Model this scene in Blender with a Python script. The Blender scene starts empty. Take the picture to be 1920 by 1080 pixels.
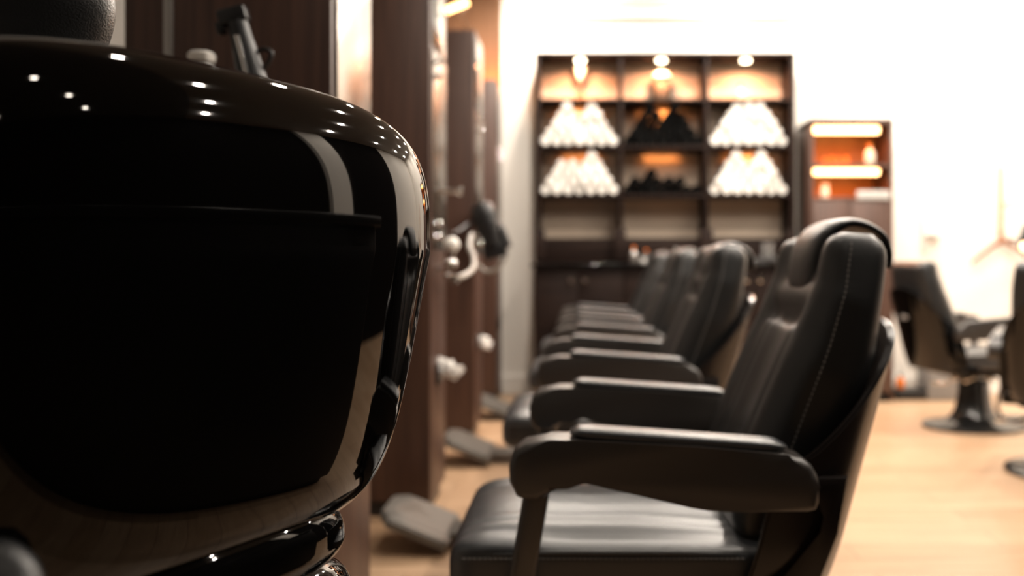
import bpy, bmesh, math, random
from math import sin, cos, pi, radians
from mathutils import Vector, Matrix, noise
C = bpy.context.scene
COL = C.collection
random.seed(7)
F = 1785.0
def at(px, py, d):
    return Vector(((px-1085)*d/F, d, 1-(py-490)*d/F))

# ------------------------------------------------------------ camera, world, exposure
cd = bpy.data.cameras.new('camera'); cam = bpy.data.objects.new('camera', cd); COL.objects.link(cam)
cam.location = (0, 0, 1.0); cam.rotation_euler = (radians(90), 0, 0)
cd.sensor_width = 36; cd.lens = 36*F/1920
cd.shift_x = -125/1920; cd.shift_y = -50/1920
cd.clip_start = .02
cd.dof.use_dof = True; cd.dof.focus_distance = 1.12; cd.dof.aperture_fstop = 2.5
C.camera = cam
w = bpy.data.worlds.new('world'); C.world = w; w.use_nodes = True
w.node_tree.nodes['Background'].inputs[0].default_value = (1, .86, .72, 1)
w.node_tree.nodes['Background'].inputs[1].default_value = .006
C.view_settings.view_transform = 'Standard'; C.view_settings.look = 'None'
C.view_settings.gamma = 1; C.view_settings.use_curve_mapping = False
C.view_settings.exposure = 0.0

def area(name, loc, power, size, col=(1, .895, .78), rot=(0, 0, 0), size_y=None, spread=180, parent=None):
    l = bpy.data.lights.new(name, 'AREA'); l.energy = power; l.color = col
    if size_y: l.shape = 'RECTANGLE'; l.size = size; l.size_y = size_y
    else: l.shape = 'DISK'; l.size = size
    l.spread = radians(spread)
    o = bpy.data.objects.new(name, l); COL.objects.link(o); o.location = loc; o.rotation_euler = rot
    if parent: o.parent = parent
    return o

# ------------------------------------------------------------ materials
def mat(name, col, rough=.5, metal=0, spec=.5, coat=0, emit=None, es=0, bump=0, bscale=200, sheen=0, trans=0):
    m = bpy.data.materials.new(name); m.use_nodes = True
    nt = m.node_tree; b = nt.nodes['Principled BSDF']
    b.inputs['Base Color'].default_value = (*col, 1); b.inputs['Roughness'].default_value = rough
    b.inputs['Metallic'].default_value = metal; b.inputs['Specular IOR Level'].default_value = spec
    b.inputs['Coat Weight'].default_value = coat; b.inputs['Coat Roughness'].default_value = .006
    b.inputs['Transmission Weight'].default_value = trans
    if sheen: b.inputs['Sheen Weight'].default_value = sheen
    if emit: b.inputs['Emission Color'].default_value = (*emit, 1); b.inputs['Emission Strength'].default_value = es
    tc = nt.nodes.new('ShaderNodeTexCoord')
    n = nt.nodes.new('ShaderNodeTexNoise'); n.inputs['Scale'].default_value = bscale; n.inputs['Detail'].default_value = 4
    nt.links.new(tc.outputs['Object'], n.inputs['Vector'])
    if bump:
        bp = nt.nodes.new('ShaderNodeBump'); bp.inputs['Strength'].default_value = bump; bp.inputs['Distance'].default_value = .002
        nt.links.new(n.outputs['Fac'], bp.inputs['Height']); nt.links.new(bp.outputs['Normal'], b.inputs['Normal'])
    else:
        mr = nt.nodes.new('ShaderNodeMapRange')
        mr.inputs['To Min'].default_value = max(0, rough*.92); mr.inputs['To Max'].default_value = min(1, rough*1.08)
        nt.links.new(n.outputs['Fac'], mr.inputs['Value']); nt.links.new(mr.outputs['Result'], b.inputs['Roughness'])
    return m

def wood(name, c1, c2, rough=.45, scale=(30, 30, 1.2), bump=.15):
    m = mat(name, c1, rough); nt = m.node_tree; b = nt.nodes['Principled BSDF']
    tc = nt.nodes.new('ShaderNodeTexCoord'); mp = nt.nodes.new('ShaderNodeMapping'); mp.inputs['Scale'].default_value = scale
    n = nt.nodes.new('ShaderNodeTexNoise'); n.inputs['Scale'].default_value = 1.6; n.inputs['Detail'].default_value = 7; n.inputs['Distortion'].default_value = .6
    r = nt.nodes.new('ShaderNodeValToRGB')
    r.color_ramp.elements[0].position = .32; r.color_ramp.elements[0].color = (*c1, 1)
    r.color_ramp.elements[1].position = .7; r.color_ramp.elements[1].color = (*c2, 1)
    nt.links.new(tc.outputs['Object'], mp.inputs[0]); nt.links.new(mp.outputs[0], n.inputs['Vector'])
    nt.links.new(n.outputs['Fac'], r.inputs[0]); nt.links.new(r.outputs[0], b.inputs['Base Color'])
    bp = nt.nodes.new('ShaderNodeBump'); bp.inputs['Strength'].default_value = bump; bp.inputs['Distance'].default_value = .001
    nt.links.new(n.outputs['Fac'], bp.inputs['Height']); nt.links.new(bp.outputs['Normal'], b.inputs['Normal'])
    return m

def floor_mat():
    m = mat('oak_planks', (.5, .33, .2), .38); nt = m.node_tree; b = nt.nodes['Principled BSDF']
    tc = nt.nodes.new('ShaderNodeTexCoord'); mp = nt.nodes.new('ShaderNodeMapping')
    mp.inputs['Rotation'].default_value = (0, 0, radians(0))
    br = nt.nodes.new('ShaderNodeTexBrick'); br.offset = .37
    br.inputs['Scale'].default_value = 1; br.inputs['Brick Width'].default_value = 1.5; br.inputs['Row Height'].default_value = .16
    br.inputs['Mortar Size'].default_value = .002; br.inputs['Mortar Smooth'].default_value = .2
    br.inputs['Color1'].default_value = (.43, .275, .165, 1); br.inputs['Color2'].default_value = (.52, .355, .225, 1)
    br.inputs['Mortar'].default_value = (.22, .13, .08, 1)
    mp2 = nt.nodes.new('ShaderNodeMapping'); mp2.inputs['Scale'].default_value = (1.2, 22, 1)
    n = nt.nodes.new('ShaderNodeTexNoise'); n.inputs['Scale'].default_value = 2; n.inputs['Detail'].default_value = 8; n.inputs['Distortion'].default_value = .8
    mx = nt.nodes.new('ShaderNodeMix'); mx.data_type = 'RGBA'; mx.blend_type = 'MULTIPLY'; mx.inputs[0].default_value = .6
    r = nt.nodes.new('ShaderNodeValToRGB'); r.color_ramp.elements[0].position = .3; r.color_ramp.elements[0].color = (.62, .55, .5, 1)
    r.color_ramp.elements[1].position = .65; r.color_ramp.elements[1].color = (1, 1, 1, 1)
    L = nt.links.new
    L(tc.outputs['Object'], mp.inputs[0]); L(mp.outputs[0], br.inputs['Vector']); L(tc.outputs['Object'], mp2.inputs[0]); L(mp2.outputs[0], n.inputs['Vector'])
    L(n.outputs['Fac'], r.inputs[0]); L(br.outputs['Color'], mx.inputs[6]); L(r.outputs[0], mx.inputs[7]); L(mx.outputs[2], b.inputs['Base Color'])
    bp = nt.nodes.new('ShaderNodeBump'); bp.inputs['Strength'].default_value = .2; bp.inputs['Distance'].default_value = .001
    L(br.outputs['Fac'], bp.inputs['Height']); bp.invert = True; L(bp.outputs['Normal'], b.inputs['Normal'])
    return m

M = dict(
    floor=floor_mat(),
    white=mat('white_plaster', (.86, .82, .76), .8, bump=.05, bscale=60),
    grey=mat('grey_plaster', (.30, .285, .265), .8, bump=.05, bscale=60),
    ceil=mat('ceiling_paint', (.07, .065, .06), .85),
    ceilw=mat('pale_ceiling_paint', (.22, .20, .18), .85),
    darkwall=wood('dark_panelling', (.003, .002, .002), (.006, .0045, .004), .7),
    trimw=mat('white_gloss_trim', (.85, .82, .77), .35),
    tanwood=wood('tan_wood_panel', (.16, .08, .04), (.22, .115, .06), .5),
    towerwood=wood('walnut_veneer', (.040, .018, .012), (.085, .040, .026), .42),
    shelfwood=wood('dark_shelf_wood', (.009, .0045, .0035), (.019, .0095, .0065), .6, (1.2, 20, 20)),
    backwood=wood('shelf_back_wood', (.60, .47, .36), (.70, .57, .45), .55, (1.2, 20, 20)),
    cabwood=wood('cabinet_walnut', (.045, .022, .015), (.11, .058, .042), .4),
    glowwood=wood('glow_tinted_shelf_back', (.50, .20, .06), (.62, .28, .09), .45, (6, 6, 6)),  # wood colour carries the orange cast of the warm LED bars
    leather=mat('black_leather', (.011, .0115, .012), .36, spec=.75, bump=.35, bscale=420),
    leather2=mat('black_leather_painted_sheen', (.030, .033, .037), .34, spec=1, bump=.3, bscale=420),  # base colour lifted to stand in for light reflected off the leather
    arm=mat('satin_black_plastic', (.024, .019, .016), .40, spec=1),
    shell=mat('satin_dark_shell', (.012, .009, .008), .26, spec=.5),
    gloss=mat('gloss_black_lacquer', (.0015, .0014, .0014), .03, spec=.42),
    thread=mat('grey_thread', (.22, .21, .20), .8),
    chrome=mat('chrome', (.8, .79, .77), .12, metal=1),
    steel=mat('brushed_steel', (.42, .40, .38), .35, metal=1),
    mirror=mat('mirror_glass', (.27, .24, .215), .24, metal=1),
    blackglass=mat('black_glass', (.006, .005, .005), .12),
    blackmetal=mat('black_enamel', (.012, .012, .012), .2, coat=.5),
    plate=mat('grey_footplate', (.13, .125, .115), .42, metal=.4),
    towelw=mat('white_terry', (.88, .85, .80), .95, bump=1, bscale=300),
    towelb=mat('black_terry', (.002, .002, .002), .95, spec=.1, bump=1, bscale=300),
    paper=mat('white_paper', (.85, .83, .8), .9),
    blackpl=mat('black_plastic', (.012, .012, .013), .35),
    greyhose=mat('grey_hose', (.33, .31, .28), .35),
    bulb=mat('lit_lens', (1, .95, .85), .5, emit=(1, .80, .55), es=14),
    led=mat('lit_led_bar', (1, .9, .75), .5, emit=(1, .50, .17), es=9),
    amberglass=mat('amber_glass', (.75, .28, .06), .12, spec=.6),
    paleglass=mat('pale_glass', (.85, .72, .58), .1),
    ceramic=mat('speckled_brown_pot', (.16, .10, .06), .7, bump=1, bscale=60),
    blossom=mat('white_blossom', (.9, .87, .8), .8),
    bronze=mat('bronze', (.20, .10, .05), .4, metal=.3),
    copperwood=wood('hanger_wood', (.25, .08, .03), (.34, .12, .05), .4, (8, 8, 8)),
    palewood=wood('pale_wood', (.50, .30, .17), (.60, .38, .23), .5),
    greybox=mat('grey_metal', (.24, .235, .23), .4, metal=.2),
    logo=mat('silver_mark', (.35, .34, .33), .35),
    offgrey=mat('pale_grey_plastic', (.50, .49, .47), .4),
    orange=mat('orange_plastic', (.9, .22, .02), .4),
)

for k_, v_ in (('shelfwood', .15), ('darkwall', .05)): M[k_].node_tree.nodes['Principled BSDF'].inputs['Specular IOR Level'].default_value = v_
# ------------------------------------------------------------ builders
def tag(o, label=None, cat=None, group=None, kind=None):
    if label: o['label'] = label
    if cat: o['category'] = cat
    if group: o['group'] = group
    if kind: o['kind'] = kind
    return o
def empty(name, loc, label, cat, group=None, rz=0):
    o = bpy.data.objects.new(name, None); COL.objects.link(o); o.location = loc; o.rotation_euler[2] = rz
    o.empty_display_size = .1
    return tag(o, label, cat, group)
def obj(name, bm, m, parent=None, smooth=True, sub=0, angle=40):
    bmesh.ops.recalc_face_normals(bm, faces=bm.faces)
    me = bpy.data.meshes.new(name); 
    if smooth:
        for f in bm.faces: f.smooth = True
        lim = radians(angle)
        for e in bm.edges:
            if len(e.link_faces) == 2 and e.calc_face_angle(0) > lim: e.smooth = False
    bm.to_mesh(me); bm.free()
    me.materials.append(M[m])
    o = bpy.data.objects.new(name, me); COL.objects.link(o)
    if parent: o.parent = parent
    if sub:
        s = o.modifiers.new('sub', 'SUBSURF'); s.levels = sub; s.render_levels = sub
    return o
def box(bm, x0, x1, y0, y1, z0, z1, bev=0, seg=2, mtx=None):
    g = bmesh.ops.create_cube(bm, size=1); vs = g['verts']
    for v in vs:
        v.co = Vector(((x0+x1)/2+v.co.x*(x1-x0), (y0+y1)/2+v.co.y*(y1-y0), (z0+z1)/2+v.co.z*(z1-z0)))
    if bev:
        es = set(e for v in vs for e in v.link_edges)
        r = bmesh.ops.bevel(bm, geom=list(es), offset=bev, segments=seg, affect='EDGES', profile=.5)
        vs = list(set(v for f in r['faces'] for v in f.verts) | set(v for v in vs if v.is_valid))
    if mtx is not None:
        for v in vs: v.co = mtx @ v.co
    return vs
def BX(name, m, x0, x1, y0, y1, z0, z1, parent=None, bev=.003, seg=2):
    bm = bmesh.new(); box(bm, x0, x1, y0, y1, z0, z1, bev, seg); return obj(name, bm, m, parent, angle=60 if seg > 1 else 30)
def tube(bm, pts, r, seg=10, closed=False, caps=True):
    pts = [Vector(p) for p in pts]; n = len(pts)
    rs = r if isinstance(r, (list, tuple)) else [r]*n
    rings = []; up = Vector((0, 0, 1))
    prev = None
    for i, p in enumerate(pts):
        a = pts[(i-1) % n] if (closed or i > 0) else p; b = pts[(i+1) % n] if (closed or i < n-1) else p
        t = (b-a).normalized()
        if prev is None:
            ref = Vector((0, 0, 1)) if abs(t.z) < .9 else Vector((1, 0, 0))
            u = t.cross(ref).normalized()
        else:
            u = (prev - t*prev.dot(t)).normalized()
        prev = u; v = t.cross(u)
        rings.append([bm.verts.new(p+(u*cos(2*pi*k/seg)+v*sin(2*pi*k/seg))*rs[i]) for k in range(seg)])
    skin(bm, rings, closed, caps)
    return rings
def skin(bm, rings, loop=False, caps=True):
    n = len(rings); m = len(rings[0])
    for i in range(n if loop else n-1):
        A = rings[i]; B = rings[(i+1) % n]
        for k in range(m):
            bm.faces.new((A[k], A[(k+1) % m], B[(k+1) % m], B[k]))
    if caps and not loop:
        bm.faces.new(rings[0][::-1]); bm.faces.new(rings[-1])
def smooth_path(pts, n=8):
    P = [Vector(p) for p in pts]; out = []
    for i in range(len(P)-1):
        p0 = P[max(i-1, 0)]; p1 = P[i]; p2 = P[i+1]; p3 = P[min(i+2, len(P)-1)]
        for k in range(n):
            t = k/n
            out.append(.5*((2*p1)+(p2-p0)*t+(2*p0-5*p1+4*p2-p3)*t*t+(3*p1-p0-3*p2+p3)*t**3))
    out.append(P[-1]); return out
def lathe(bm, prof, seg=32, mtx=None):
    rings = []
    for r, z in prof:
        rings.append([bm.verts.new(Vector((max(r, 1e-4)*cos(2*pi*k/seg), max(r, 1e-4)*sin(2*pi*k/seg), z))) for k in range(seg)])
    skin(bm, rings)
    if mtx is not None:
        for R in rings:
            for v in R: v.co = mtx @ v.co
def align(p, direction):
    q = Vector((0, 0, 1)).rotation_difference(Vector(direction).normalized())
    return Matrix.Translation(Vector(p)) @ q.to_matrix().to_4x4()
def spow(c, e): return math.copysign(abs(c)**e, c)
def srect(a, b, e, n):
    return [(a*spow(cos(2*pi*k/n), 2/e), b*spow(sin(2*pi*k/n), 2/e)) for k in range(n)]
def prism(bm, poly, y0, y1, bev=0, seg=3):      # poly in x,z, extruded along y
    n = len(poly)
    A = [bm.verts.new((x, y0, z)) for x, z in poly]; B = [bm.verts.new((x, y1, z)) for x, z in poly]
    fa = bm.faces.new(A); fb = bm.faces.new(B[::-1])
    for k in range(n): bm.faces.new((A[k], B[k], B[(k+1) % n], A[(k+1) % n]))
    if bev:
        es = list(fa.edges)+list(fb.edges)
        bmesh.ops.bevel(bm, geom=es, offset=bev, segments=seg, affect='EDGES', profile=.5)
def lerp(a, b, t): return a+(b-a)*t
def interp(tbl, z):
    for (a, va), (b, vb) in zip(tbl, tbl[1:]):
        if z <= b:
            t = max(0, (z-a)/(b-a)); return lerp(va, vb, t)
    return tbl[-1][1]

def struct(name, m, x0, x1, y0, y1, z0, z1, bev=0):
    bm = bmesh.new(); box(bm, x0, x1, y0, y1, z0, z1, bev)
    return tag(obj(name, bm, m, smooth=False), kind='structure')

# ------------------------------------------------------------ room
XL, XR, YB, YF, H = -1.45, 3.75, 7.2, -2.6, 3.1
struct('floor', 'floor', XL-.1, XR+.1, YF-.1, YB+.1, -.1, 0)
struct('ceiling', 'ceilw', XL-.1, XR+.1, 1.7, YB+.1, H, H+.1)
struct('ceiling_near', 'ceil', XL-.1, XR+.1, YF-.1, 1.7, H, H+.1)
struct('wall_left', 'grey', XL-.1, XL, YF, YB, 0, H)
struct('wall_right', 'darkwall', XR, XR+.1, YF, 4.9, 0, H)
struct('wall_right_far', 'white', XR, XR+.1, 4.9, YB, 0, H)
struct('trim_3', 'white', XR-.12, XR, 2.9, 3.25, 0, H)
struct('wall_front', 'darkwall', XL, XR, YF-.1, YF, 0, H)
xs = (940-1085)*YB/F
struct('wall_back', 'white', xs, XR, YB, YB+.1, 0, H)
struct('wall_back_timber', 'tanwood', XL, xs, YB, YB+.1, 0, H)
# shallow surround projecting around the towel shelving
nx0, nx1 = at(1000, 0, 7.1).x, at(1491, 0, 7.1).x
struct('trim_1', 'trimw', nx0-.02, nx1+.02, 7.14, YB, 2.83, 2.85, .004)
struct('trim_2', 'trimw', nx0-.02, nx1+.02, 7.15, YB, 2.93, 2.95, .004)
struct('baseboard_back', 'trimw', xs, nx0-.04, YB-.025, YB, 0, .14, .006)
struct('baseboard_back_right', 'trimw', 2.32, XR, YB-.02, YB, 0, .13, .006)

# unseen dark block, added right of the camera so the shell gloss reflects dark
t = empty('reflection_block', (1.35, .55, 0), 'long dark block added out of view beside the camera to darken the glossy shell reflection', 'reflection block')
BX('body', 'blackpl', -.32, .32, -1.5, 1.35, .06, 1.10, t, .01); BX('plinth', 'blackpl', -.28, .28, -1.46, 1.31, 0, .06, t, .004)
BX('block_top', 'blackpl', -.36, .36, -1.54, 1.39, 1.10, 1.135, t, .006)

# ------------------------------------------------------------ ceiling lights
def downlight(x, y, first=[None]):
    pw = (34 if x < 0 else 27) if y > 6.5 else ((42 if x < 1.5 else 26) if y > 5.5 else (10 if x < 0 else 34 if x < 1.5 else 20) if y > 4.5 else (25 if x > 1.8 and y > 1.5 else ((8 if x < 0 else (34 if y > 3 else 22)) if y > 1.5 else 2)))
    if first[0] is None:
        t = empty('ceiling_downlight', (x, y, H), 'round recessed downlight in the ceiling above the camera frame', 'ceiling light', 'recessed ceiling downlights')
        bm = bmesh.new(); lathe(bm, [(.045, 0), (.062, 0), (.064, -.004), (.058, -.008), (.046, -.006), (.045, 0)], 24); obj('trim_ring', bm, 'trimw', t)
        bm = bmesh.new(); lathe(bm, [(.001, -.0035), (.044, -.0035), (.044, -.001), (.001, -.001)], 24); obj('lens', bm, 'bulb', t)
        area('lamp', (0, 0, -.012), pw, .085, parent=t)
        first[0] = t; return t
    s = first[0]; r = s.copy(); COL.objects.link(r); r.location = (x, y, H)
    for ch in s.children:
        c = ch.copy(); COL.objects.link(c); c.parent = r
        if c.type == 'LIGHT': c.data = c.data.copy(); c.data.energy = pw
    return r
for x in (-.15, 1.1, 2.2, 3.1):
    for y in (-1.2, .4, 1.9, 3.3, 4.6, 5.8, 6.75):
        downlight(x, y)

# ------------------------------------------------------------ barber chair
def make_chair(kind, loc, label, group, rz=0):
    """local: faces -X, pedestal axis at the origin. kind 'row' | 'gloss'"""
    t = empty('barber_chair', loc, label, 'barber chair', group, rz)
    sh = 'shell' if kind == 'row' else 'gloss'
    # --- pedestal
    bm = bmesh.new()
    lathe(bm, [(.001, 0), (.325, 0), (.33, .006), (.325, .018), (.30, .028), (.20, .042), (.155, .065), (.128, .10), (.112, .15), (.102, .22), (.098, .30), (.09, .31), (.001, .31)], 64)
    obj('base', bm, 'blackmetal', t)
    bm = bmesh.new(); lathe(bm, [(.001, .24), (.05, .24), (.05, .37), (.001, .37)], 32); obj('hydraulic_piston', bm, 'chrome', t)
    bm = bmesh.new()
    box(bm, -.13, .13, -.12, .12, .345, .372, .005)
    for s in (-1, 1):
        tube(bm, [(-.10, s*.09, .30), (.0, s*.07, .335), (.11, s*.09, .30)], .012)
    obj('seat_bracket', bm, 'chrome', t)
    bm = bmesh.new()
    tube(bm, smooth_path([(.02, -.05, .30), (.03, -.16, .29), (.06, -.26, .25), (.08, -.31, .25)]), .009); tube(bm, [(.08, -.305, .25), (.09, -.36, .252)], .015, 12)
    obj('pump_lever', bm, 'chrome', t)
    # --- seat cushion : loft along x
    bm = bmesh.new(); rings = []
    x0, x1, W, zt, zb = -.34, .27, .262, .492, .372
    NS = 44; NP = 120
    for i in range(NS+1):
        q = i/NS; x = lerp(x0, x1, .5-.5*cos(pi*q))
        e = max(0, min(1, (x-x0)/.07)); e2 = max(0, min(1, (x1-x)/.05))
        k = (1-(1-e)**2.6)**(1/2.6) if e < 1 else 1
        k *= (1-(1-e2)**2.4)**(1/2.4) if e2 < 1 else 1
        k = max(k, .02)
        ring = []
        wv = W*(.8+.2*k) if k < 1 else W
        if q in (0, 1): wv = W*.8
        for (a, b) in srect(1, 1, 5.5, NP):
            y = a*wv; hh = (zt-zb)/2*max(k**.6, .35); z = (zt+zb)/2+b*hh
            if b > .55:
                ww = max(0, 1-(y/(W*.86))**8) if abs(y) < W*.86 else 0
                u = (x-x0)/(x1-x0)
                z += ww*(.020*sin(pi*min(1, u*1.02)) )
                g = abs(cos(pi*(y+W)/(.047)))
                z -= ww*.0075*(g**3)
                z += .010*math.exp(-((x-x0-.09)/.09)**2)
            ring.append(bm.verts.new((x, y, z)))
        rings.append(ring)
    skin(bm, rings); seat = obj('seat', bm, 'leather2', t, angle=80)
    bm = bmesh.new()
    pth = []
    for (a, b) in srect(.303, .262, 7, 90): pth.append((-.036+a*.97, b, .4725 - .012*min(1, abs(a)/.303)**3))
    tube(bm, pth, .0045, 6, closed=True); obj('piping', bm, 'leather', seat)
    for s in (-1, 1):
        bm = bmesh.new(); k = -.31
        while k < .2:
            tube(bm, [(k, s*.2655, .463), (k+.006, s*.2665, .463)], .0013, 5); k += .0095
        obj('stitching', bm, 'thread', seat)
    BX('seat_pan', sh, -.27, .22, -.24, .24, .335, .385, t, .02, 3)
    # --- backrest : loft along its leaning axis
    cl = [(.465, .225), (.55, .252), (.70, .312), (.85, .374), (.95, .408), (1.03, .424), (1.06, .427)]
    bm = bmesh.new(); rings = []; NB = 52; NP = 112
    for i in range(NB+1):
        q = i/NB; z = lerp(.47, 1.052, q)
        xc = interp(cl, z); slope = (interp(cl, z+.02)-interp(cl, z-.02))/.04
        et = min(1, (1.056-z)/.055); eb = min(1, (z-.464)/.05)
        k = (1-(1-et)**2.6)**(1/2.6) if et < 1 else 1
        kb = (1-(1-eb)**2.4)**(1/2.4) if eb < 1 else 1
        half = interp([(.47, .225), (.62, .243), (.80, .252), (.93, .245), (1.06, .225)], z)*(.88+.12*k)*(.9+.1*kb)
        thf = interp([(.47, .052), (.6, .058), (.8, .054), (.95, .044), (1.06, .044)], z)*max(.12, k)*max(.3, kb); thr = interp([(.47, .05), (.56, .095), (.72, .112), (.85, .100), (.95, .076), (1.06, .07)], z)*max(.12, k)*max(.3, kb)
        nv = Vector((-1, 0, slope)).normalized()
        ring = []
        for (a, b) in srect(1, 1, 3.8, NP):
            y = a*half; d = b*(thf if b > 0 else thr)
            if b > .35:
                wy = max(0, 1-(abs(y)/.175)**6) if abs(y) < .175 else 0
                if z < .865:
                    g = abs(cos(pi*y/.055)); d += wy*(.006-.010*(g**8))*min(1, (z-.47)/.1)
                    d -= wy*.012*math.exp(-((z-.865)/.012)**2)
                else:
                    d -= wy*(.010*math.exp(-((z-.875)/.022)**2))-wy*.008*math.exp(-((z-.92)/.035)**2)
                # bolsters at either side
                d += .026*math.exp(-((abs(y)-.20)/.038)**2)*min(1, (z-.47)/.1)*k
            p = Vector((xc, y, z))+nv*d
            ring.append(bm.verts.new(p))
        rings.append(ring)
    skin(bm, rings); back = obj('backrest', bm, 'leather', t, angle=80)
    # side seam with stitches
    for s in (-1, 1):
        bm = bmesh.new(); z = .50
        while z < 1.035:
            def P(z):
                et = min(1, (1.056-z)/.055); k = (1-(1-et)**2.6)**(1/2.6) if et < 1 else 1
                half = interp([(.47, .225), (.62, .243), (.80, .252), (.93, .245), (1.06, .225)], z)*(.88+.12*k)
                return Vector((interp(cl, z)+interp([(.5, .0), (1.0, -.020)], z)-.006*(1-k), s*(half*.998+.0005), z))
            tube(bm, [P(z), P(z+.0062)], .0016, 5); z += .0098
        obj('stitching', bm, 'thread', back)
    # --- headrest pad draped over the top
    if kind == 'row':
      bm = bmesh.new(); rings = []
      path = smooth_path([(.376, 0, .925), (.374, 0, .965), (.380, 0, 1.015), (.400, 0, 1.056), (.435, 0, 1.076), (.470, 0, 1.073), (.506, 0, 1.052), (.520, 0, 1.02), (.520, 0, .985)], 7)
      n = len(path)
      for i, p in enumerate(path):
          a = path[max(i-1, 0)]; b = path[min(i+1, n-1)]; tn = (b-a).normalized(); nn = Vector((-tn.z, 0, tn.x))
          q = i/(n-1); e = min(1, q/.12); k = math.sqrt(max(0.02, 1-(1-e)**2)); e2 = min(1, (1-q)/.1); k2 = math.sqrt(max(.05, 1-(1-e2)**2))
          th = interp([(0, .026), (.3, .024), (.5, .012), (1, .010)], q)*k*k2
          hw = interp([(0, .092), (.35, .098), (.6, .10), (1, .09)], q)*(.72+.28*k)
          rings.append([bm.verts.new(p+Vector((0, yy, 0))+nn*dd) for yy, dd in srect(hw, th, 3, 40)])
      skin(bm, rings); obj('headrest', bm, 'leather', t, angle=70)
    # --- shell wrapping the lower back
    def shell_pt(u, v, off):
        ph = u*pi/2
        ztop = .63+.255*max(0, cos(ph))**1.1; zbot = .38
        z = lerp(zbot, ztop, v)
        a = .302+off; b = .20+off
        y = a*spow(sin(ph), .75); x = .315+b*spow(cos(ph), .70)
        x += (z-.86)*.27
        if z < .5: y *= 1-.35*((.5-z)/.12)**2*.4; 
        return Vector((x, y, z))
    bm = bmesh.new(); NU, NV = 60, 22
    out = [[None]*(NV+1) for _ in range(NU+1)]; inn = [[None]*(NV+1) for _ in range(NU+1)]
    for i in range(NU+1):
        for j in range(NV+1):
            u = -1+2*i/NU
            out[i][j] = bm.verts.new(shell_pt(u, j/NV, .007)); inn[i][j] = bm.verts.new(shell_pt(u, j/NV, -.007))
    for i in range(NU):
        for j in range(NV):
            bm.faces.new((out[i][j], out[i+1][j], out[i+1][j+1], out[i][j+1]))
            bm.faces.new((inn[i][j], inn[i][j+1], inn[i+1][j+1], inn[i+1][j]))
        bm.faces.new((out[i][NV], out[i+1][NV], inn[i+1][NV], inn[i][NV])); bm.faces.new((out[i][0], inn[i][0], inn[i+1][0], out[i+1][0]))
    for j in range(NV):
        bm.faces.new((out[0][j], out[0][j+1], inn[0][j+1], inn[0][j])); bm.faces.new((out[NU][j], inn[NU][j], inn[NU][j+1], out[NU][j+1]))
    bmesh.ops.recalc_face_normals(bm, faces=bm.faces)
    es = [e for e in bm.edges if len(e.link_faces) == 2 and e.calc_face_angle(0) > radians(60)]
    bmesh.ops.bevel(bm, geom=es, offset=.0045, segments=2, affect='EDGES')
    shl = obj('back_shell', bm, sh, t, angle=50)
    # side struts from the shell down to the seat pan
    for s in (-1, 1):
        bm = bmesh.new(); prism(bm, [(.22, .40), (.31, .40), (.355, .52), (.375, .62), (.30, .62), (.322, .585), (.335, .55), (.328, .52), (.265, .45)], s*.30-.011, s*.30+.011, .004, 2)
        box(bm, .12, .26, min(s*.22, s*.31), max(s*.22, s*.31), .355, .405, .008)
        obj('shell_strut', bm, sh, t)
    if kind == 'gloss':
        bm = bmesh.new()
        for k in range(4):
            y = -.042+k*.022; x = .315+.207+(.70-.86)*.27+.002
            box(bm, x-.003, x+.003, y, y+.012, .690, .732, .001, 1)
        o = obj('silver_lettering', bm, 'logo', t)
    # --- arms
    prof = [(-.192, .690), (-.15, .697), (-.105, .697), (.10, .686), (.256, .672), (.280, .666), (.297, .652), (.306, .636), (.309, .618), (.309, .590), (.304, .577), (.29, .573), (.173, .575), (.12, .577), (.095, .581), (-.09, .624), (-.122, .628), (-.145, .606), (-.169, .593), (-.19, .593), (-.206, .600), (-.218, .625), (-.219, .650), (-.212, .675)]
    sp = smooth_path([(x, 0, z) for x, z in prof+[prof[0]]], 3)[:-1]
    for s in (-1, 1):
        bm = bmesh.new(); prism(bm, prof, s*.333-.040, s*.333+.040, .013, 4)
        a = obj('armrest', bm, 'arm', t, angle=50)
        bm = bmesh.new(); rings = []
        for i in range(25):
            q = i/24; x = lerp(-.115, .258, q); k = math.sqrt(max(.03, 1-(abs(2*q-1))**14))
            zc = lerp(.697, .672, (x+.105)/.361)+.009 if x > -.1 else .7055
            rings.append([bm.verts.new((x, s*.333+yy*(.6+.4*k), zc+zz*k)) for yy, zz in srect(.033, .0115, 3, 28)])
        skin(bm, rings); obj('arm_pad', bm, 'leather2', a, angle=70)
        bm = bmesh.new(); rings = []
        for q in range(9):
            z = lerp(.605, .365, q/8); xc = lerp(-.172, -.213, q/8); yy0 = s*.333-s*.06*(q/8)**4
            rings.append([bm.verts.new((xc+a_, yy0+b_, z)) for a_, b_ in srect(.023, .022, 3.5, 20)])
        skin(bm, rings); obj('arm_post', bm, 'arm', a, angle=60)
        BX('arm_bracket', 'arm', -.235, -.18, min(s*.20, s*.30), max(s*.20, s*.30), .345, .38, a, .006)
    # --- footrest
    f = BX('footrest_arm', 'plate', -.56, -.20, -.085, .085, .030, .056, t, .004)
    bm = bmesh.new(); tube(bm, smooth_path([(-.21, 0, .05), (-.17, 0, .12), (-.20, 0, .25), (-.20, 0, .35)]), .016); obj('footrest_stem', bm, 'steel', f)
    mt = Matrix.Translation((-.645, 0, .088)) @ Matrix.Rotation(radians(22), 4, 'Y')
    bm = bmesh.new()
    pg = [(-.13, -.10), (-.085, -.18), (.115, -.18), (.125, -.17), (.125, .17), (.115, .18), (-.085, .18), (-.13, .10)]
    lo = [bm.verts.new(mt @ Vector((x, y, -.022))) for x, y in pg]; hi = [bm.verts.new(mt @ Vector((x, y, .009))) for x, y in pg]
    bm.faces.new(lo[::-1]); ft = bm.faces.new(hi)
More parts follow.
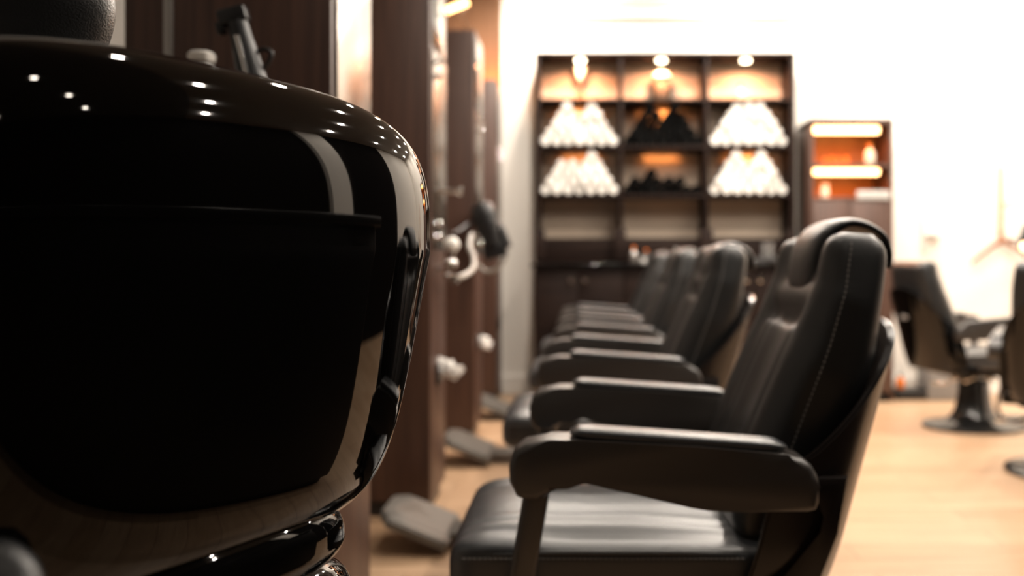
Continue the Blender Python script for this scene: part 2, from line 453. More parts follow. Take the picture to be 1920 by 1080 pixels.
    for k in range(8): bm.faces.new((lo[k], lo[(k+1) % 8], hi[(k+1) % 8], hi[k]))
    bmesh.ops.bevel(bm, geom=list(ft.edges), offset=.007, segments=3, affect='EDGES')
    pl = obj('footplate', bm, 'plate', f)
    bm = bmesh.new()
    for k in range(9): box(bm, -.095+k*.023, -.085+k*.023, -.12, .12, .0085, .0115, 0, 1, mt)
    obj('grip_ribs', bm, 'plate', pl)
    return t
def copy_tree(o, parent=None):
    c = o.copy(); COL.objects.link(c)
    if parent: c.parent = parent
    for ch in list(o.children): copy_tree(ch, c)
    return c

lab = ['black leather barber chair nearest in the row, its two arms and seat large in front',
       'black leather barber chair second in the row, just behind the nearest one',
       'black leather barber chair third in the row, its back half hidden by the second',
       'black leather barber chair at the far end of the row, beside the towel shelving']
rowpos = [(.10, 1.985), (.085, 3.39), (.10, 4.78), (.10, 6.12)]
c0 = make_chair('row', (*rowpos[0], 0), lab[0], 'barber chairs in the row')
for k in range(1, 4):
    c = copy_tree(c0); c.location = (*rowpos[k], 0); c['label'] = lab[k]; [setattr(h, 'location', (0, 0, -.02)) for h in c.children if h.name.startswith('headrest')]
r1 = make_chair('gloss', (2.39, 5.76, 0), 'black barber chair on a round trumpet base by the white wall, facing right', 'barber chairs on the right side', radians(180+11))
r2 = copy_tree(r1); r2.location = (2.33, 4.5, 0); r2.rotation_euler[2] = radians(180+60)
r2['label'] = 'black barber chair at right picture edge, glossy back with silver lettering toward us'
r1.scale = (.95, .80, .95); r2.scale = (.95, .90, .95)

# ------------------------------------------------------------ foreground chair with the glossy shell
def squad(bm, ox, oy, ang, a, b, e1, zt, zb, et, eb, zm, tap, nt=160, nz=80, shift=(0, 0)):
    rings = []
    ca, sa = cos(ang), sin(ang)
    for j in range(nz+1):
        f = lerp(-pi/2*1.018, pi/2*1.018, j/nz)
        sv = 1-(1-sin(abs(f)))**1.15; e_ = et if f >= 0 else eb
        z = zm+(zt-zm)*sv if f >= 0 else zm-(zm-zb)*sv
        r = max(1e-3, 1-sv**e_)**(1/e_)
        k = 1-tap*max(0, zm-z)
        rings.append([bm.verts.new((ox+u*a_*ca+m*b_*sa, oy+u*a_*sa-m*b_*ca, z)) for u, m in srect(1, 1, e1, nt) for a_, b_ in [(a*r*k, b*r*k)]])
    skin(bm, rings)
OX, OY, ANG = -.3454-.0088, .9187-.018, 1.1158
U = Vector((cos(ANG), sin(ANG), 0)); N = Vector((sin(ANG), -cos(ANG), 0)); O = Vector((OX, OY, 0))
ctr = O-N*.42
hero = empty('barber_chair', (ctr.x, ctr.y, 0), 'raised barber chair in the left foreground with a huge mirror-gloss black back shell', 'barber chair')
def hobj(name, bm, m, parent=None, **k):
    p = parent or hero
    o = obj(name, bm, m, p, **k)
    if p is hero:
        for v in o.data.vertices: v.co -= Vector((ctr.x, ctr.y, 0))
    else:
        for v in o.data.vertices: v.co -= Vector((ctr.x, ctr.y, 0))
    return o
bm = bmesh.new(); squad(bm, OX, OY, ANG, .323, .0975, 2.5, 1.1792, .7266, 3.6, 6, 1.0097, .85, 200, 110)
hs = hobj('back_shell', bm, 'gloss', angle=80); hs['label'] = 'mirror-gloss black shell'
bm = bmesh.new(); squad(bm, OX, OY, ANG, .170, .070, 2.6, .76, .668, 3, 2.4, .705, 2.5, 140, 40); hobj('shell_collar', bm, 'gloss', hs, angle=80)
P0 = O-N*.20
bm = bmesh.new(); squad(bm, P0.x, P0.y, ANG, .255, .25, 3.4, .68, .58, 3, 3, .63, .2, 120, 30); hobj('seat_pan', bm, 'gloss', angle=80)
P1 = O-N*.36
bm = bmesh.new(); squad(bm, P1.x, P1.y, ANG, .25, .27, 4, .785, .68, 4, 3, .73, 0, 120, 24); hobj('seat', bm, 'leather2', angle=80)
P2 = O-N*.115
bm = bmesh.new(); squad(bm, P2.x, P2.y, ANG, .25, .055, 3.4, 1.15, .74, 3.4, 3, .95, 0, 120, 40); hobj('backrest', bm, 'leather', angle=80)
# headrest leaning well forward of the shell
bm = bmesh.new()
hc = at(-75, -20, 1.02)
squad(bm, 0, 0, 0, .15, .065, 2.6, .105, -.105, 2.6, 2.2, 0, 0, 80, 40)
mt = Matrix.Translation(hc) @ Matrix.Rotation(ANG-.6, 4, 'Z') @ Matrix.Rotation(radians(16), 4, 'X') @ Matrix.Rotation(radians(18), 4, 'Y')
for v in bm.verts: v.co = mt @ v.co
hd = hobj('headrest', bm, 'leather', angle=80)
bm = bmesh.new()
for s in (-.04, .04):
    tube(bm, smooth_path([P2+U*s+Vector((0, 0, 1.10)), P2-N*.05+U*s+Vector((0, 0, 1.165)), hc+U*s+Vector((0, 0, -.02))]), .007)
hobj('headrest_stem', bm, 'chrome', hd)
for s in (-1, 1):
    bm = bmesh.new(); base = O+U*s*.262-N*.13; rings = []
    for i in range(15):
        q = i/14; k = math.sqrt(max(.05, 1-abs(2*q-1)**8)); c_ = base-N*.40*q+Vector((0, 0, .94))
        rings.append([bm.verts.new(c_+U*(yy*k)+Vector((0, 0, zz*k))) for yy, zz in srect(.032, .032, 3, 24)])
    skin(bm, rings); a = hobj('armrest', bm, 'arm', angle=60)
    bm = bmesh.new(); tube(bm, [base-N*.35+Vector((0, 0, .93)), base-N*.36-U*s*.03+Vector((0, 0, .66))], .02, 12); hobj('arm_post', bm, 'arm', a)
# chrome bracket under the shell, reclining knob at lower left
bm = bmesh.new()
p = at(548, 1052, 1.07); box(bm, -.022, .018, -.02, .02, -.04, .018, .006, 3, Matrix.Translation(p)); hobj('bracket', bm, 'chrome')
bm = bmesh.new(); kc = at(-45, 1125, .66)
lathe(bm, [(.001, -.02), (.03, -.02), (.041, -.012), (.044, 0), (.041, .012), (.03, .02), (.001, .02)], 40, align(kc, (-kc.x*.3+.2, -1, .5)))
tube(bm, [kc, P0+N*.1-U*.2+Vector((0, 0, .64))], .012); hobj('recline_knob', bm, 'leather')
bm = bmesh.new(); lathe(bm, [(.001, 0), (.325, 0), (.33, .006), (.325, .018), (.30, .028), (.20, .042), (.14, .065), (.105, .10), (.085, .15), (.078, .26), (.001, .26)], 64); obj('base', bm, 'blackmetal', hero)
bm = bmesh.new(); lathe(bm, [(.001, .255), (.055, .255), (.055, .60), (.001, .60)], 32); obj('hydraulic_piston', bm, 'chrome', hero)

# ------------------------------------------------------------ station towers along the left
TX = -.58; TH = 2.29; TD = .42; TW = .485
ty = [2.23, 3.72, 5.30, 6.74]
tl = ['tall walnut station tower nearest the camera, behind the glossy chair shell', 'second walnut station tower, tall panel directly right of the glossy chair shell',
      'third walnut station tower, its top just below the tube light, black dryer hanging on it', 'last walnut station tower, touching the bright wall at the back']
def make_tower():
    t = empty('station_tower', (0, 0, 0), tl[0], 'styling station', 'walnut station towers on the left')
    b = BX('body', 'towerwood', -TW, 0, 0, TD, .06, TH, t, .004)
    BX('plinth', 'blackpl', -TW+.02, -.02, .02, TD-.02, 0, .06, t, .002)
    BX('edge_panel', 'mirror', 0, .008, .03, TD-.03, 1.05, 1.84, t, .001).__setitem__('label', 'pale mirror strip')
    BX('upper_panel', 'blackglass', 0, .006, .04, TD-.04, 1.86, TH-.02, t, .004)
    for z in (1.80, 1.74, 1.15, 1.10):
        bm = bmesh.new(); lathe(bm, [(.001, 0), (.012, 0), (.010, .012), (.015, .02), (.013, .03), (.001, .032)], 20, align((.006, .09, z), (1, 0, 0))); obj('knob', bm, 'chrome', t)
    BX('inlay_strip', 'steel', -.392, -.370, -.003, .002, .06, TH, t, .0005)
    BX('vent_slot', 'blackpl', 0, .012, .13, .29, .50, .58, t, .004)
    return t
t0 = make_tower(); t0.location = (TX, ty[0], 0)
towers = [t0]
for k in range(1, 4):
    c = copy_tree(t0); c.location = (TX, ty[k], 0); c['label'] = tl[k]; towers.append(c)

def tissue(px, py, d, size, label, seed):
    random.seed(seed); bm = bmesh.new(); bmesh.ops.create_icosphere(bm, subdivisions=4, radius=1)
    for v in bm.verts:
        n = v.co.normalized(); q = noise.noise(n*2.3+Vector((seed, 0, 0)))*.8+noise.noise(n*6+Vector((seed*3, 1, 0)))*.35
        s = 1+q
        if n.x > .2: s *= 1+.6*n.x*(1 if n.z < .3 else .4)
        v.co = Vector((n.x*s*size*.9, n.y*s*size*.6, n.z*s*size*.75+n.x*-.2*size))
    c = at(px, py, d); c.x = max(c.x, TX+size*.5)
    o = obj('paper_tissue', bm, 'paper', angle=30); o.location = c
    return tag(o, label, 'tissue', 'white tissues at the towers')
tissue(829, 690, 3.92, .043, 'crumpled white tissue sticking out of the second walnut tower', 3)
tissue(897, 641, 5.48, .038, 'crumpled white tissue sticking out of the third walnut tower', 11)

# hand shower with white ball head on tower two
t = empty('hand_shower', at(847, 500, 3.85), 'hand shower with white round head and chrome neck on the second tower', 'shower head')
def rel(o_, p): return p-o_.location
c = at(847, 458, 3.85)
bm = bmesh.new(); lathe(bm, [(.001, -.03), (.018, -.028), (.030, -.012), (.032, 0), (.026, .018), (.012, .028), (.001, .03)], 28, Matrix.Translation(rel(t, c))); obj('head', bm, 'trimw', t)
bm = bmesh.new(); tube(bm, [rel(t, c)+Vector((0, 0, -.03)), rel(t, at(845, 500, 3.85))], .012, 14); lathe(bm, [(.001, 0), (.03, 0), (.032, .02), (.02, .035), (.001, .036)], 24, Matrix.Translation(rel(t, at(843, 502, 3.85)))); obj('neck', bm, 'chrome', t)
bm = bmesh.new(); tube(bm, [rel(t, at(843, 500, 3.85)), rel(t, Vector((TX, 3.87, .97)))], .01, 10); lathe(bm, [(.001, 0), (.028, 0), (.03, .03), (.001, .032)], 24, Matrix.Translation(rel(t, at(848, 530, 3.85)))); obj('mount', bm, 'chrome', t)
bm = bmesh.new(); tube(bm, smooth_path([rel(t, at(835, 518, 3.9)), rel(t, at(862, 520, 4.0)), rel(t, at(886, 505, 4.15)), rel(t, at(888, 482, 4.3)), rel(t, at(880, 462, 4.4)), rel(t, at(884, 440, 4.5))]), .0125, 12); obj('hose', bm, 'greyhose', t)
t = empty('towel_hook', at(846, 358, 3.85), 'small chrome hook on the second tower above the hand shower', 'hook')
bm = bmesh.new(); tube(bm, [(-.06, 0, 0), (.03, 0, 0)], .012, 14); obj('arm', bm, 'chrome', t)
bm = bmesh.new(); lathe(bm, [(.001, 0), (.02, 0), (.02, .012), (.001, .013)], 20, align((.03, 0, 0), (1, 0, 0))); obj('end_cap', bm, 'chrome', t)
# hair dryer hanging on tower three
t = empty('hair_dryer', at(912, 440, 5.2), 'black hair dryer hanging nozzle down on the third tower with a pale hose', 'hair dryer')
a_ = Vector((-.03, 0, .17)); b_ = Vector((.055, 0, -.12)); dr = b_-a_
bm = bmesh.new(); lathe(bm, [(.001, 0), (.045, .0), (.062, .02), (.070, .07), (.066, .14), (.052, .20), (.046, .24), (.001, .24)], 32, align(a_, dr)); bd = obj('barrel', bm, 'blackpl', t)
bm = bmesh.new(); box(bm, -.065, .065, -.018, .018, .22, .31, .008, 2, align(a_, dr)); obj('nozzle', bm, 'blackpl', bd)
bm = bmesh.new(); tube(bm, smooth_path([Vector((-.02, 0, .11)), Vector((.06, 0, .06)), Vector((.105, 0, -.03)), Vector((.115, 0, -.07))]), [.026]*13+[.022]*12 if False else .023, 14); obj('handle', bm, 'blackpl', t)
bm = bmesh.new(); tube(bm, smooth_path([Vector((.11, 0, -.06)), Vector((.10, 0, -.13)), Vector((.05, .02, -.19)), Vector((-.01, .04, -.20)), Vector((-.06, .06, -.16))]), .011, 10); obj('hose', bm, 'greyhose', t)
bm = bmesh.new(); tube(bm, [Vector((-.02, .06, .12)), Vector((TX-t.location.x, .12, .12))], .012, 10); lathe(bm, [(.055, -.01), (.075, -.01), (.075, .01), (.055, .01), (.055, -.01)], 28, align(Vector((-.01, 0, .11)), dr)); obj('holder_ring', bm, 'blackpl', t)
bm = bmesh.new(); tube(bm, smooth_path([rel(t, at(846, 438, 4.9)), rel(t, at(862, 432, 5.0)), rel(t, at(884, 418, 5.15)), Vector((-.02, 0, .05))]), .009, 8); obj('cord', bm, 'blackpl', t)

# tools on the first tower (their lower ends are behind the shell)
d0 = 2.05
sh_ = empty('tool_shelf', (TX-.22, 2.10, 1.24), 'small black shelf on the first tower holding the trimmer, mostly behind the shell', 'shelf')
BX('board', 'blackpl', -.18, .20, -.10, .1302, 0, .016, sh_, .003)
t = empty('hair_trimmer', at(462, 122, d0), 'black hair trimmer with chrome head standing upright against the first tower', 'hair trimmer')
base = at(478, 165, d0); top = at(440, 22, d0); ax = top-base
base = base-ax.normalized()*(base.z-1.258)/ax.normalized().z; ax = top-base; L = ax.length
bm = bmesh.new(); lathe(bm, [(.001, 0), (.026, 0), (.031, .02), (.031, L*.45), (.028, L*.62), (.023, L*.8), (.022, L*.92), (.001, L*.93)], 28, align(base-t.location, ax)); bd = obj('body', bm, 'blackpl', t)
bm = bmesh.new(); box(bm, -.036, .026, -.018, .018, L*.91, L*1.03, .006, 3, align(base-t.location, ax)); obj('head', bm, 'blackpl', t)
bm = bmesh.new(); box(bm, -.006, .004, -.032, -.024, L*.35, L*.80, .002, 2, align(base-t.location, ax)); obj('switch', bm, 'chrome', bd)
bm = bmesh.new(); box(bm, -.046, -.028, -.014, .014, L*.86, L*.95, .004, 2, align(base-t.location, ax)); obj('clip', bm, 'blackpl', bd)
bm = bmesh.new(); tube(bm, smooth_path([rel(t, at(476, 128, d0)), rel(t, at(482, 100, d0)), rel(t, at(497, 92, d0)), rel(t, at(509, 100, d0)), rel(t, at(503, 118, d0)), rel(t, at(490, 138, d0)), rel(t, at(486, 175, d0))]), .0048, 10); obj('cord', bm, 'blackpl', t)
t = empty('spray_can', (at(378, 104, 2.1).x, 2.1, 1.256), 'can with a bright cap just showing over the shell beside the trimmer', 'can')
hh = at(378, 98, 2.1).z-1.256
bm = bmesh.new(); lathe(bm, [(.001, 0), (.026, 0), (.027, .005), (.027, hh-.03), (.022, hh-.022), (.001, hh-.022)], 28); obj('can', bm, 'offgrey', t)
bm = bmesh.new(); lathe(bm, [(.001, hh-.021), (.029, hh-.021), (.030, hh-.006), (.024, hh), (.001, hh+.001)], 28); obj('cap', bm, 'trimw', t)

# ------------------------------------------------------------ towel shelving
S0, SD, SB = 6.86, .34, 7.19
def sx(px): return (px-1085)*S0/F
def sz(py): return 1-(py-490)*S0/F
su = empty('shelving_unit', (sx(1246), S0, 0), 'wide dark wood shelving unit with lit shelves of rolled towels on the back wall', 'shelving unit')
SXo = su.location.x
def SP(name, m, px0, px1, py0, py1, y0, y1, bev=.003, parent=su):
    o = BX(name, m, sx(px0)-SXo, sx(px1)-SXo, y0-S0, y1-S0, sz(py1), sz(py0), parent, bev); return o
SP('side_panel', 'shelfwood', 1003, 1012, 98, 445, S0, SB); SP('side_panel', 'shelfwood', 1482, 1491, 98, 445, S0, SB)
SP('divider', 'shelfwood', 1161, 1168, 106, 445, S0+.005, SB); SP('divider', 'shelfwood', 1322, 1329, 106, 445, S0+.005, SB)
SP('top_panel', 'shelfwood', 1003, 1491, 98, 104, S0, SB)
SP('back_panel', 'backwood', 1012, 1482, 104, 446, SB-.012, SB-.002, 0)
for y in (187, 275, 367):
    for a, b in ((1012, 1161), (1168, 1322), (1329, 1482)):
        SP('shelf', 'shelfwood', a, b, y-2.5, y+3, S0+.004, SB-.01, .001)
SP('lower_rail', 'shelfwood', 1003, 1491, 446, 492, S0+.06, SB)
for a, b in ((1003, 1021), (1151, 1173), (1313, 1336), (1476, 1491)):
    SP('pilaster', 'shelfwood', a, b, 430, 490, S0-.02, S0+.07)
ct = 6.62
bc = empty('base_cabinet', (sx(1246), ct, 0), 'long dark base cabinet with round knobs under the towel shelving', 'cabinet')
def cx(px): return (px-1085)*ct/F-bc.location.x
BX('carcass', 'shelfwood', cx(1001), cx(1494), .02, SB-ct, 0.08, .955, bc)
BX('plinth', 'blackpl', cx(1006), cx(1490), .06, SB-ct, 0, .08, bc)
edges = [1003, 1084, 1170, 1253, 1331, 1412, 1492]
for i in range(6):
    a, b = edges[i], edges[i+1]
    dd = BX('door', 'shelfwood', cx(a)+.004, cx(b)-.004, 0, .02, .10, .935, bc, .004)
    kx = cx(b-13) if i % 2 == 0 else cx(a+13)
    bm = bmesh.new(); lathe(bm, [(.001, 0), (.009, 0), (.008, .012), (.018, .018), (.017, .028), (.001, .031)], 24, align((kx, 0, 1-35*ct/F), (0, -1, 0))); obj('knob', bm, 'chrome', dd)
wt = BX('worktop', 'blackglass', sx(999), sx(1496), ct-.03, SB, .957, .985, None, .004)
tag(wt, 'dark glossy worktop lying on the base cabinet below the towel shelves', 'worktop')

# puck lights in the top compartments
for i, px in enumerate((1088, 1240, 1398)):
    y = S0+.14; x = (px-1085)*y/F; z = sz(104)
    p = empty('shelf_downlight', (x, y, z), ['glowing round puck light above the bronze trophy', 'glowing round puck light above the flower pot', 'glowing round puck light above the pale bottle'][i], 'light', 'puck lights in the shelving')
    bm = bmesh.new(); lathe(bm, [(.001, -.018), (.03, -.018), (.034, -.01), (.034, 0), (.001, 0)], 24); obj('lens', bm, 'bulb', p)
    area('lamp', (x, y-.05, z-.02), 10, .06, (1, .42, .20), spread=165)

for i, (px, py, pw_) in enumerate([(1088, 187, .5), (1240, 187, 1.0), (1400, 187, .5), (1088, 275, .2), (1240, 275, .3), (1400, 275, .5)]):
    y = SB-.04; z = sz(py+3)
    BX('strip_light', 'offgrey', (px-1085)*y/F-.12-SXo, (px-1085)*y/F+.12-SXo, y-.008-S0, y+.008-S0, z-.008, z, su, .002)
    area('strip_glow', ((px-1085)*y/F, y, z-.012), pw_, .26, (1, .36, .10), size_y=.012)
# towels
SLOT = 21.2
def towel_mesh(m):
    bm = bmesh.new(); R = .0350; prof = [(.001, 0), (.016, .002), (.018, .006), (.020, .001), (.030, .001), (R, .009), (R, .27), (.030, .278), (.001, .278)]
    lathe(bm, prof, 24, Matrix.Rotation(radians(-90), 4, 'X'))
    for v in bm.verts:
        n = noise.noise(v.co*30)*.0018; v.co.x *= 1+n*10; v.co.z *= 1+n*8
    return obj('rolled_towel', bm, m, angle=50)
protos = {}
B7 = [k+.5 for k in range(7)]; B6 = [k+1 for k in range(6)]; B5 = [k+1.5 for k in range(5)]
rows_def = [
    ('white', 1012, 275, 'of the pile upper left', [B7, B6, B5, [1.9, 2.9, 4.1, 5.1], [2.4, 4.6]]),
    ('black', 1170, 275, 'of the pile upper middle', [B7, B6, B5, [1.9, 2.9, 4.1, 5.1], [2.4, 4.6]]),
    ('white', 1331, 275, 'of the pile upper right', [B7, B6, B5, [2, 3, 4, 5], [2.5, 3.5, 4.5]]),
    ('white', 1012, 367, 'of the pile lower left', [B7, B6, B5, [1.9, 2.9, 4.1, 5.1], [4.6]]),
    ('black', 1170, 367, 'of the pile lower middle', [B7, [1, 2, 3, 4, 5], [2.5]]),
    ('white', 1331, 367, 'of the pile lower right', [B7, B6, B5, [1.9, 2.9, 4.1, 5.1], [2.4, 4.6]]),
]
rn = ['in the bottom row', 'in the second row up', 'in the third row up', 'in the fourth row up', 'at the peak']
for colr, px0, py, where, rows in rows_def:
    pitch = SLOT*S0/F; zb = sz(py-2.5)+.0005; R = .0362; rp = math.sqrt((2*R)**2-(pitch/2)**2)*1.018
    for r, ks in enumerate(rows):
        for k in ks:
            if colr not in protos: o = protos[colr] = towel_mesh('towelw' if colr == 'white' else 'towelb')
            else: o = protos[colr].copy(); COL.objects.link(o)
            o.location = (sx(px0)+pitch*k+random.uniform(-.001, .001), S0+.02+random.uniform(-.018, .018), zb+R+r*rp)
            o.rotation_euler = (0, random.uniform(-.6, .6), 0)
            tag(o, '%s rolled towel %s %s' % (colr, rn[r], where), 'towel', '%s rolled towels %s' % (colr, where))

# ornaments on the top shelf
zt = sz(184.5)+.001
def ornx(px, y): return (px-1085)*y/F
y = S0+.22
t = empty('trophy', (ornx(1088, y), y, zt), 'slender dark bronze spire ornament on the top left shelf', 'ornament')
bm = bmesh.new(); lathe(bm, [(.001, 0), (.045, 0), (.046, .02), (.034, .03), (.022, .07), (.012, .12), (.007, .17), (.001, .17)], 28); obj('spire', bm, 'bronze', t)
bm = bmesh.new(); lathe(bm, [(.001, .168), (.012, .17), (.03, .20), (.042, .25), (.04, .29), (.001, .285)], 28); obj('cup', bm, 'trimw', t)
t = empty('flower_pot', (ornx(1240, y), y, zt), 'speckled brown pot with white blossoms on the top middle shelf', 'flower pot')
bm = bmesh.new(); lathe(bm, [(.001, 0), (.062, 0), (.074, .04), (.078, .09), (.074, .14), (.068, .152), (.060, .150), (.06, .13), (.001, .13)], 32); obj('pot', bm, 'ceramic', t)
random.seed(5)
for k in range(9):
    bm = bmesh.new(); a = k*2.4; r = .045*math.sqrt(k/9); cc = Vector((r*cos(a), r*sin(a), .18+.035*(1-k/9)))
    for q in range(6):
        b = q*pi/3; m4 = align(cc+Vector((.014*cos(b), .014*sin(b), 0)), (cos(b)*.6, sin(b)*.6, .8))
        lathe(bm, [(.001, 0), (.014, .006), (.018, .014), (.010, .022), (.001, .024)], 10, m4)
    tube(bm, [(0, 0, .13), cc], .002, 6); obj('blossom', bm, 'blossom', t)
def bottle(name, x, y, z, h, r, m, capm, label, cat='bottle', neck=.35, group=None):
    t = empty(name, (x, y, z), label, cat, group); bm = bmesh.new()
    lathe(bm, [(.001, 0), (r*.95, 0), (r, .004), (r, h*.55), (r*.8, h*.66), (r*neck, h*.75), (r*neck, h*.86), (.001, h*.86)], 28); obj('body', bm, m, t)
    bm = bmesh.new(); lathe(bm, [(.001, h*.85), (r*neck*1.25, h*.85), (r*neck*1.2, h), (.001, h)], 20); obj('cap', bm, capm, t); return t
bottle('glass_bottle', ornx(1389, y), y, zt, .14, .035, 'paleglass', 'bronze', 'small pale bottle on the top right shelf')

# things on the worktop
yw = ct+.13
def wx(px): return (px-1085)*yw/F
bottle('spray_bottle', wx(1188), yw, .986, .12, .026, 'steel', 'orange', 'metal bottle with orange cap on the worktop left of the other bottles')
bottle('spray_bottle', wx(1212), yw+.03, .986, .10, .024, 'blackpl', 'orange', 'short dark bottle with orange cap on the worktop')
bottle('cream_jar', wx(1204), yw-.09, .986, .05, .024, 'offgrey', 'chrome', 'squat pale jar standing in front of the bottles on the worktop', 'jar', .8)
bottle('lotion_bottle', wx(1268), yw, .986, .11, .026, 'blackpl', 'offgrey', 'dark lotion bottle standing behind the chair backs on the worktop')
for i, (px, z) in enumerate(((1433, .986), (1445, .986), (1433, 1.035), (1445, 1.035), (1433, 1.084), (1445, 1.084))):
    t = empty('drinking_glass', (wx(px), yw, z), 'small stacked glass, %s' % (['bottom left', 'bottom right', 'middle left', 'middle right', 'top left', 'top right'][i]+' of the stack of six on the worktop'), 'glass', 'stacked glasses on the worktop')
    bm = bmesh.new(); lathe(bm, [(.001, 0), (.016, 0), (.019, .046), (.017, .046), (.014, .005), (.001, .005)], 20); o = obj('cup', bm, 'greybox', t)
    bm = bmesh.new(); lathe(bm, [(.0195, .040), (.0205, .043), (.0195, .047)], 20); obj('rim', bm, 'chrome', t)
tr = empty('clipper_case', (wx(1415), yw-.10, .986), 'low black tool case lying on the worktop right of the chairs', 'case')
BX('case_body', 'blackpl', -.13, .13, -.06, .06, 0, .03, tr, .006); BX('lid', 'blackpl', -.13, .13, -.06, .06, .031, .045, tr, .006)

# ------------------------------------------------------------ amber-lit cabinet
a0 = 6.76
def ax_(px): return (px-1085)*a0/F
def az_(py): return 1-(py-490)*a0/F
ca_ = empty('display_cabinet', (ax_(1597), a0, 0), 'tall walnut cabinet with two amber-lit niches beside the towel shelving', 'cabinet')
AX = ca_.location.x
def AP(name, m, px0, px1, py0, py1, y0, y1, bev=.002, parent=ca_): return BX(name, m, ax_(px0)-AX, ax_(px1)-AX, y0, y1, az_(py1), az_(py0), parent, bev)
D = 7.18-a0
AP('side_panel', 'cabwood', 1520, 1525.5, 222, 752, 0, D); AP('side_panel', 'cabwood', 1669.5, 1675, 222, 752, 0, D)
AP('top_panel', 'cabwood', 1520, 1675, 222, 233, 0, D)
AP('back_panel', 'glowwood', 1525, 1670, 233, 372, D-.02, D, 0)
AP('niche_shelf', 'cabwood', 1525, 1670, 307, 314, .004, D-.02)
AP('niche_floor', 'cabwood', 1525, 1670, 370, 375, .004, D-.02)
BX('plinth', 'blackpl', ax_(1527)-AX, ax_(1668)-AX, .03, D, 0, .06, ca_)
d1 = BX('door', 'cabwood', ax_(1526)-AX, 0-.002, 0, .02, .07, az_(376), ca_, .002); d2 = BX('door', 'cabwood', .002, ax_(1669)-AX, 0, .02, .07, az_(376), ca_, .002)
for dd, x in ((d1, -.03), (d2, .03)):
    BX('handle', 'steel', x-.006, x+.006, -.02, 0, .95, 1.15, dd, .002)
for (y0, y1) in ((236, 249), (316, 327)):
    AP('led_bar', 'led', 1524, 1650, y0, y1, .02, .05, .004)
    zc = az_(y1)-.012
    area('led_lamp', (ax_(1588), a0+.08, zc), 3.0, .42, (1, .2, .02), rot=(0, 0, 0), size_y=.03)
yb = a0+.10
zs1 = az_(307)+.001; zs2 = az_(370)+.001
def bx_(px): return (px-1085)*yb/F
bottle('cologne_bottle', bx_(1631), yb, zs1, .145, .036, 'paleglass', 'amberglass', 'bright pear-shaped bottle on the upper amber niche of the cabinet')
bottle('cologne_bottle', bx_(1546), yb, zs2, .10, .030, 'paleglass', 'paleglass', 'small bright round bottle on the lower amber niche of the cabinet', neck=.8)
for i, px in enumerate((1545, 1559, 1573, 1587)):
    bottle('cologne_bottle', (px-1085)*(yb+.16)/F, yb+.16, zs1, .09+.015*(i % 2), .022, 'amberglass', 'bronze', ['leftmost', 'second', 'third', 'rightmost'][i]+' of four amber bottles at the back of the upper niche', group='amber bottles in the cabinet')
sg = BX('price_card', 'offgrey', ax_(1606), ax_(1668), a0-.014, a0-.002, az_(374), az_(358), None, .002)
tag(sg, 'blank pale grey card on the lip of the lower amber niche', 'card')

# ------------------------------------------------------------ right wall fixtures
t = empty('soap_dispenser', (at(1736, 440, 7.17).x, 7.2, 1.15), 'slim pale strip with a small grey shelf mounted on the white wall', 'dispenser')
BX('back_strip', 'trimw', -.018, .018, -.02, 0, -.08, .22, t, .004); BX('tray', 'offgrey', 0, .10, -.07, 0, .03, .055, t, .004)
t = empty('coat_rack', (at(1886, 440, 7.1).x, 7.2, 1.1), 'pale wooden coat peg strip upright on the white wall at right', 'coat rack')
BX('post', 'palewood', -.016, .016, -.022, 0, .04, .62, t, .004)
bm = bmesh.new(); tube(bm, [(0, -.02, .11), (0, -.07, .12)], .009, 12); obj('peg', bm, 'palewood', t)
bm = bmesh.new(); tube(bm, [(.0, -.02, .32), (.16, -.05, .37)], .006, 10); obj('side_peg', bm, 'palewood', t)
t = empty('clothes_hanger', (at(1886, 440, 7.1).x, 7.14, 1.22), 'reddish wooden clothes hanger hanging from the pale peg strip', 'clothes hanger')
bm = bmesh.new(); rings = []
for i in range(31):
    q = i/15-1; z = -.06-.17*abs(q)**1.15; w_ = .022*(1-.35*abs(q))
    rings.append([bm.verts.new((q*.235, yy, z+zz)) for yy, zz in srect(.010, w_, 2.6, 14)])
skin(bm, rings); obj('shoulders', bm, 'copperwood', t)
bm = bmesh.new(); tube(bm, smooth_path([(0, 0, -.04), (0, 0, -.01), (.016, 0, .010), (.008, 0, .026), (-.008, 0, .020)]), .0025, 8); obj('hook', bm, 'steel', t)
t = empty('wall_lamp', at(1917, 462, 6.9), 'dark wall lamp with a small orange glow at the right picture edge', 'lamp')
bm = bmesh.new(); lathe(bm, [(.001, 0), (.05, 0), (.06, .04), (.045, .10), (.02, .17), (.001, .17)], 24, Matrix.Translation((.03, 0, -.01))); obj('shade', bm, 'blackpl', t)
bm = bmesh.new(); lathe(bm, [(.001, -.03), (.018, -.025), (.026, 0), (.018, .02), (.001, .025)], 20, Matrix.Translation((-.012, -.05, 0))); obj('bulb', bm, 'led', t)
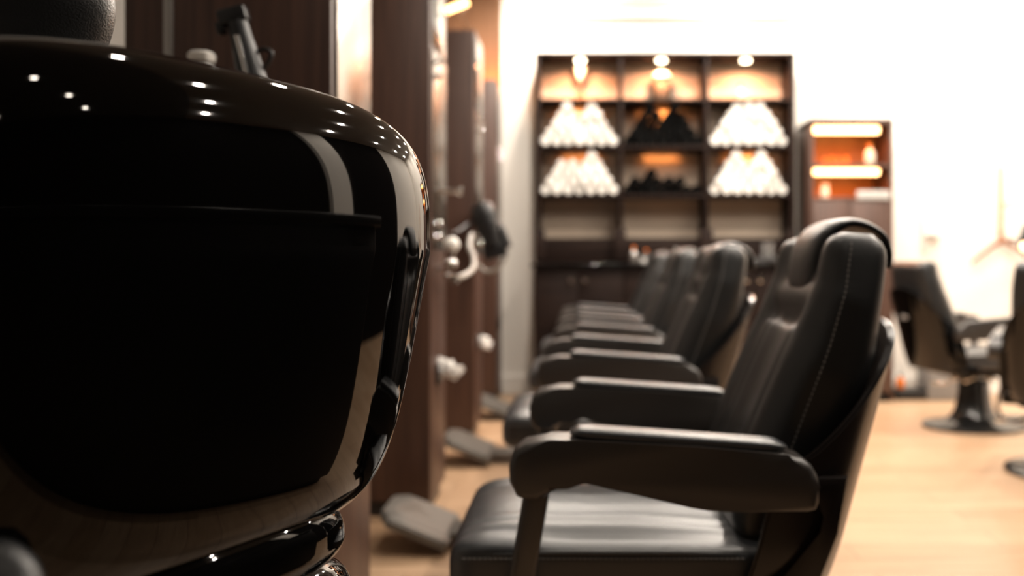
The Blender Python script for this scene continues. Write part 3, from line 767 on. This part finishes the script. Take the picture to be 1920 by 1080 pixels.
bm = bmesh.new(); tube(bm, [(.03, 0, .05), (.03, 7.2-6.9, .05)], .01, 8); obj('bracket', bm, 'blackpl', t)

t = empty('waste_bin', (at(1762, 700, 6.9).x, 6.95, 0), 'tall grey metal bin against the white wall behind the round chair base', 'bin')
BX('body', 'greybox', -.11, .11, -.12, .12, 0, .34, t, .012); BX('lid', 'blackpl', -.113, .113, -.123, .123, .342, .365, t, .01)
t = empty('floor_box', (at(1705, 738, 6.95).x, 6.95, 0), 'low dark box on the floor against the white wall', 'box')
BX('box_body', 'blackpl', -.13, .11, -.10, .10, 0, .075, t, .008)
t = empty('sterilizer_bottle', (at(1686, 708, 6.95).x, 6.93, .0755), 'small bright orange bottle standing on the low dark box', 'bottle')
bm = bmesh.new(); lathe(bm, [(.001, 0), (.027, 0), (.03, .01), (.03, .06), (.012, .085), (.001, .085)], 20); obj('body', bm, 'orange', t)
bm = bmesh.new(); lathe(bm, [(.001, .084), (.014, .084), (.013, .11), (.001, .11)], 16); obj('cap', bm, 'blackpl', t)

# ------------------------------------------------------------ warm lamps behind the towers
t = empty('tube_lamp', at(857, 12, 6.6), 'short glowing tube lamp tilted above the third tower', 'lamp')
bm = bmesh.new(); tube(bm, [(-.075, 0, -.030), (.075, 0, .030)], .022, 16); obj('tube', bm, 'led', t)
bm = bmesh.new(); box(bm, -.05, .05, .015, .05, -.02, .02, .004); tube(bm, [(0, .03, 0), (0, .595, 0)], .008, 8); obj('bracket', bm, 'steel', t)
area('tube_glow', t.location+Vector((0, .08, -.04)), 2, .15, (1, .62, .34), rot=(radians(50), 0, 0))
t = empty('bulb_lamp', at(908, 157, 7.1), 'small glowing bulb lamp low on the timber wall over the last tower', 'lamp')
bm = bmesh.new(); lathe(bm, [(.001, -.03), (.02, -.022), (.026, 0), (.016, .022), (.001, .026)], 20); obj('bulb', bm, 'led', t)
bm = bmesh.new(); tube(bm, [(0, 0, .02), (0, .0, .05), (0, .1, .05)], .006, 8); obj('stem', bm, 'bronze', t)
area('bulb_glow', t.location+Vector((.05, -.08, .06)), 2, .06, (1, .30, .05), rot=(radians(105), 0, 0))
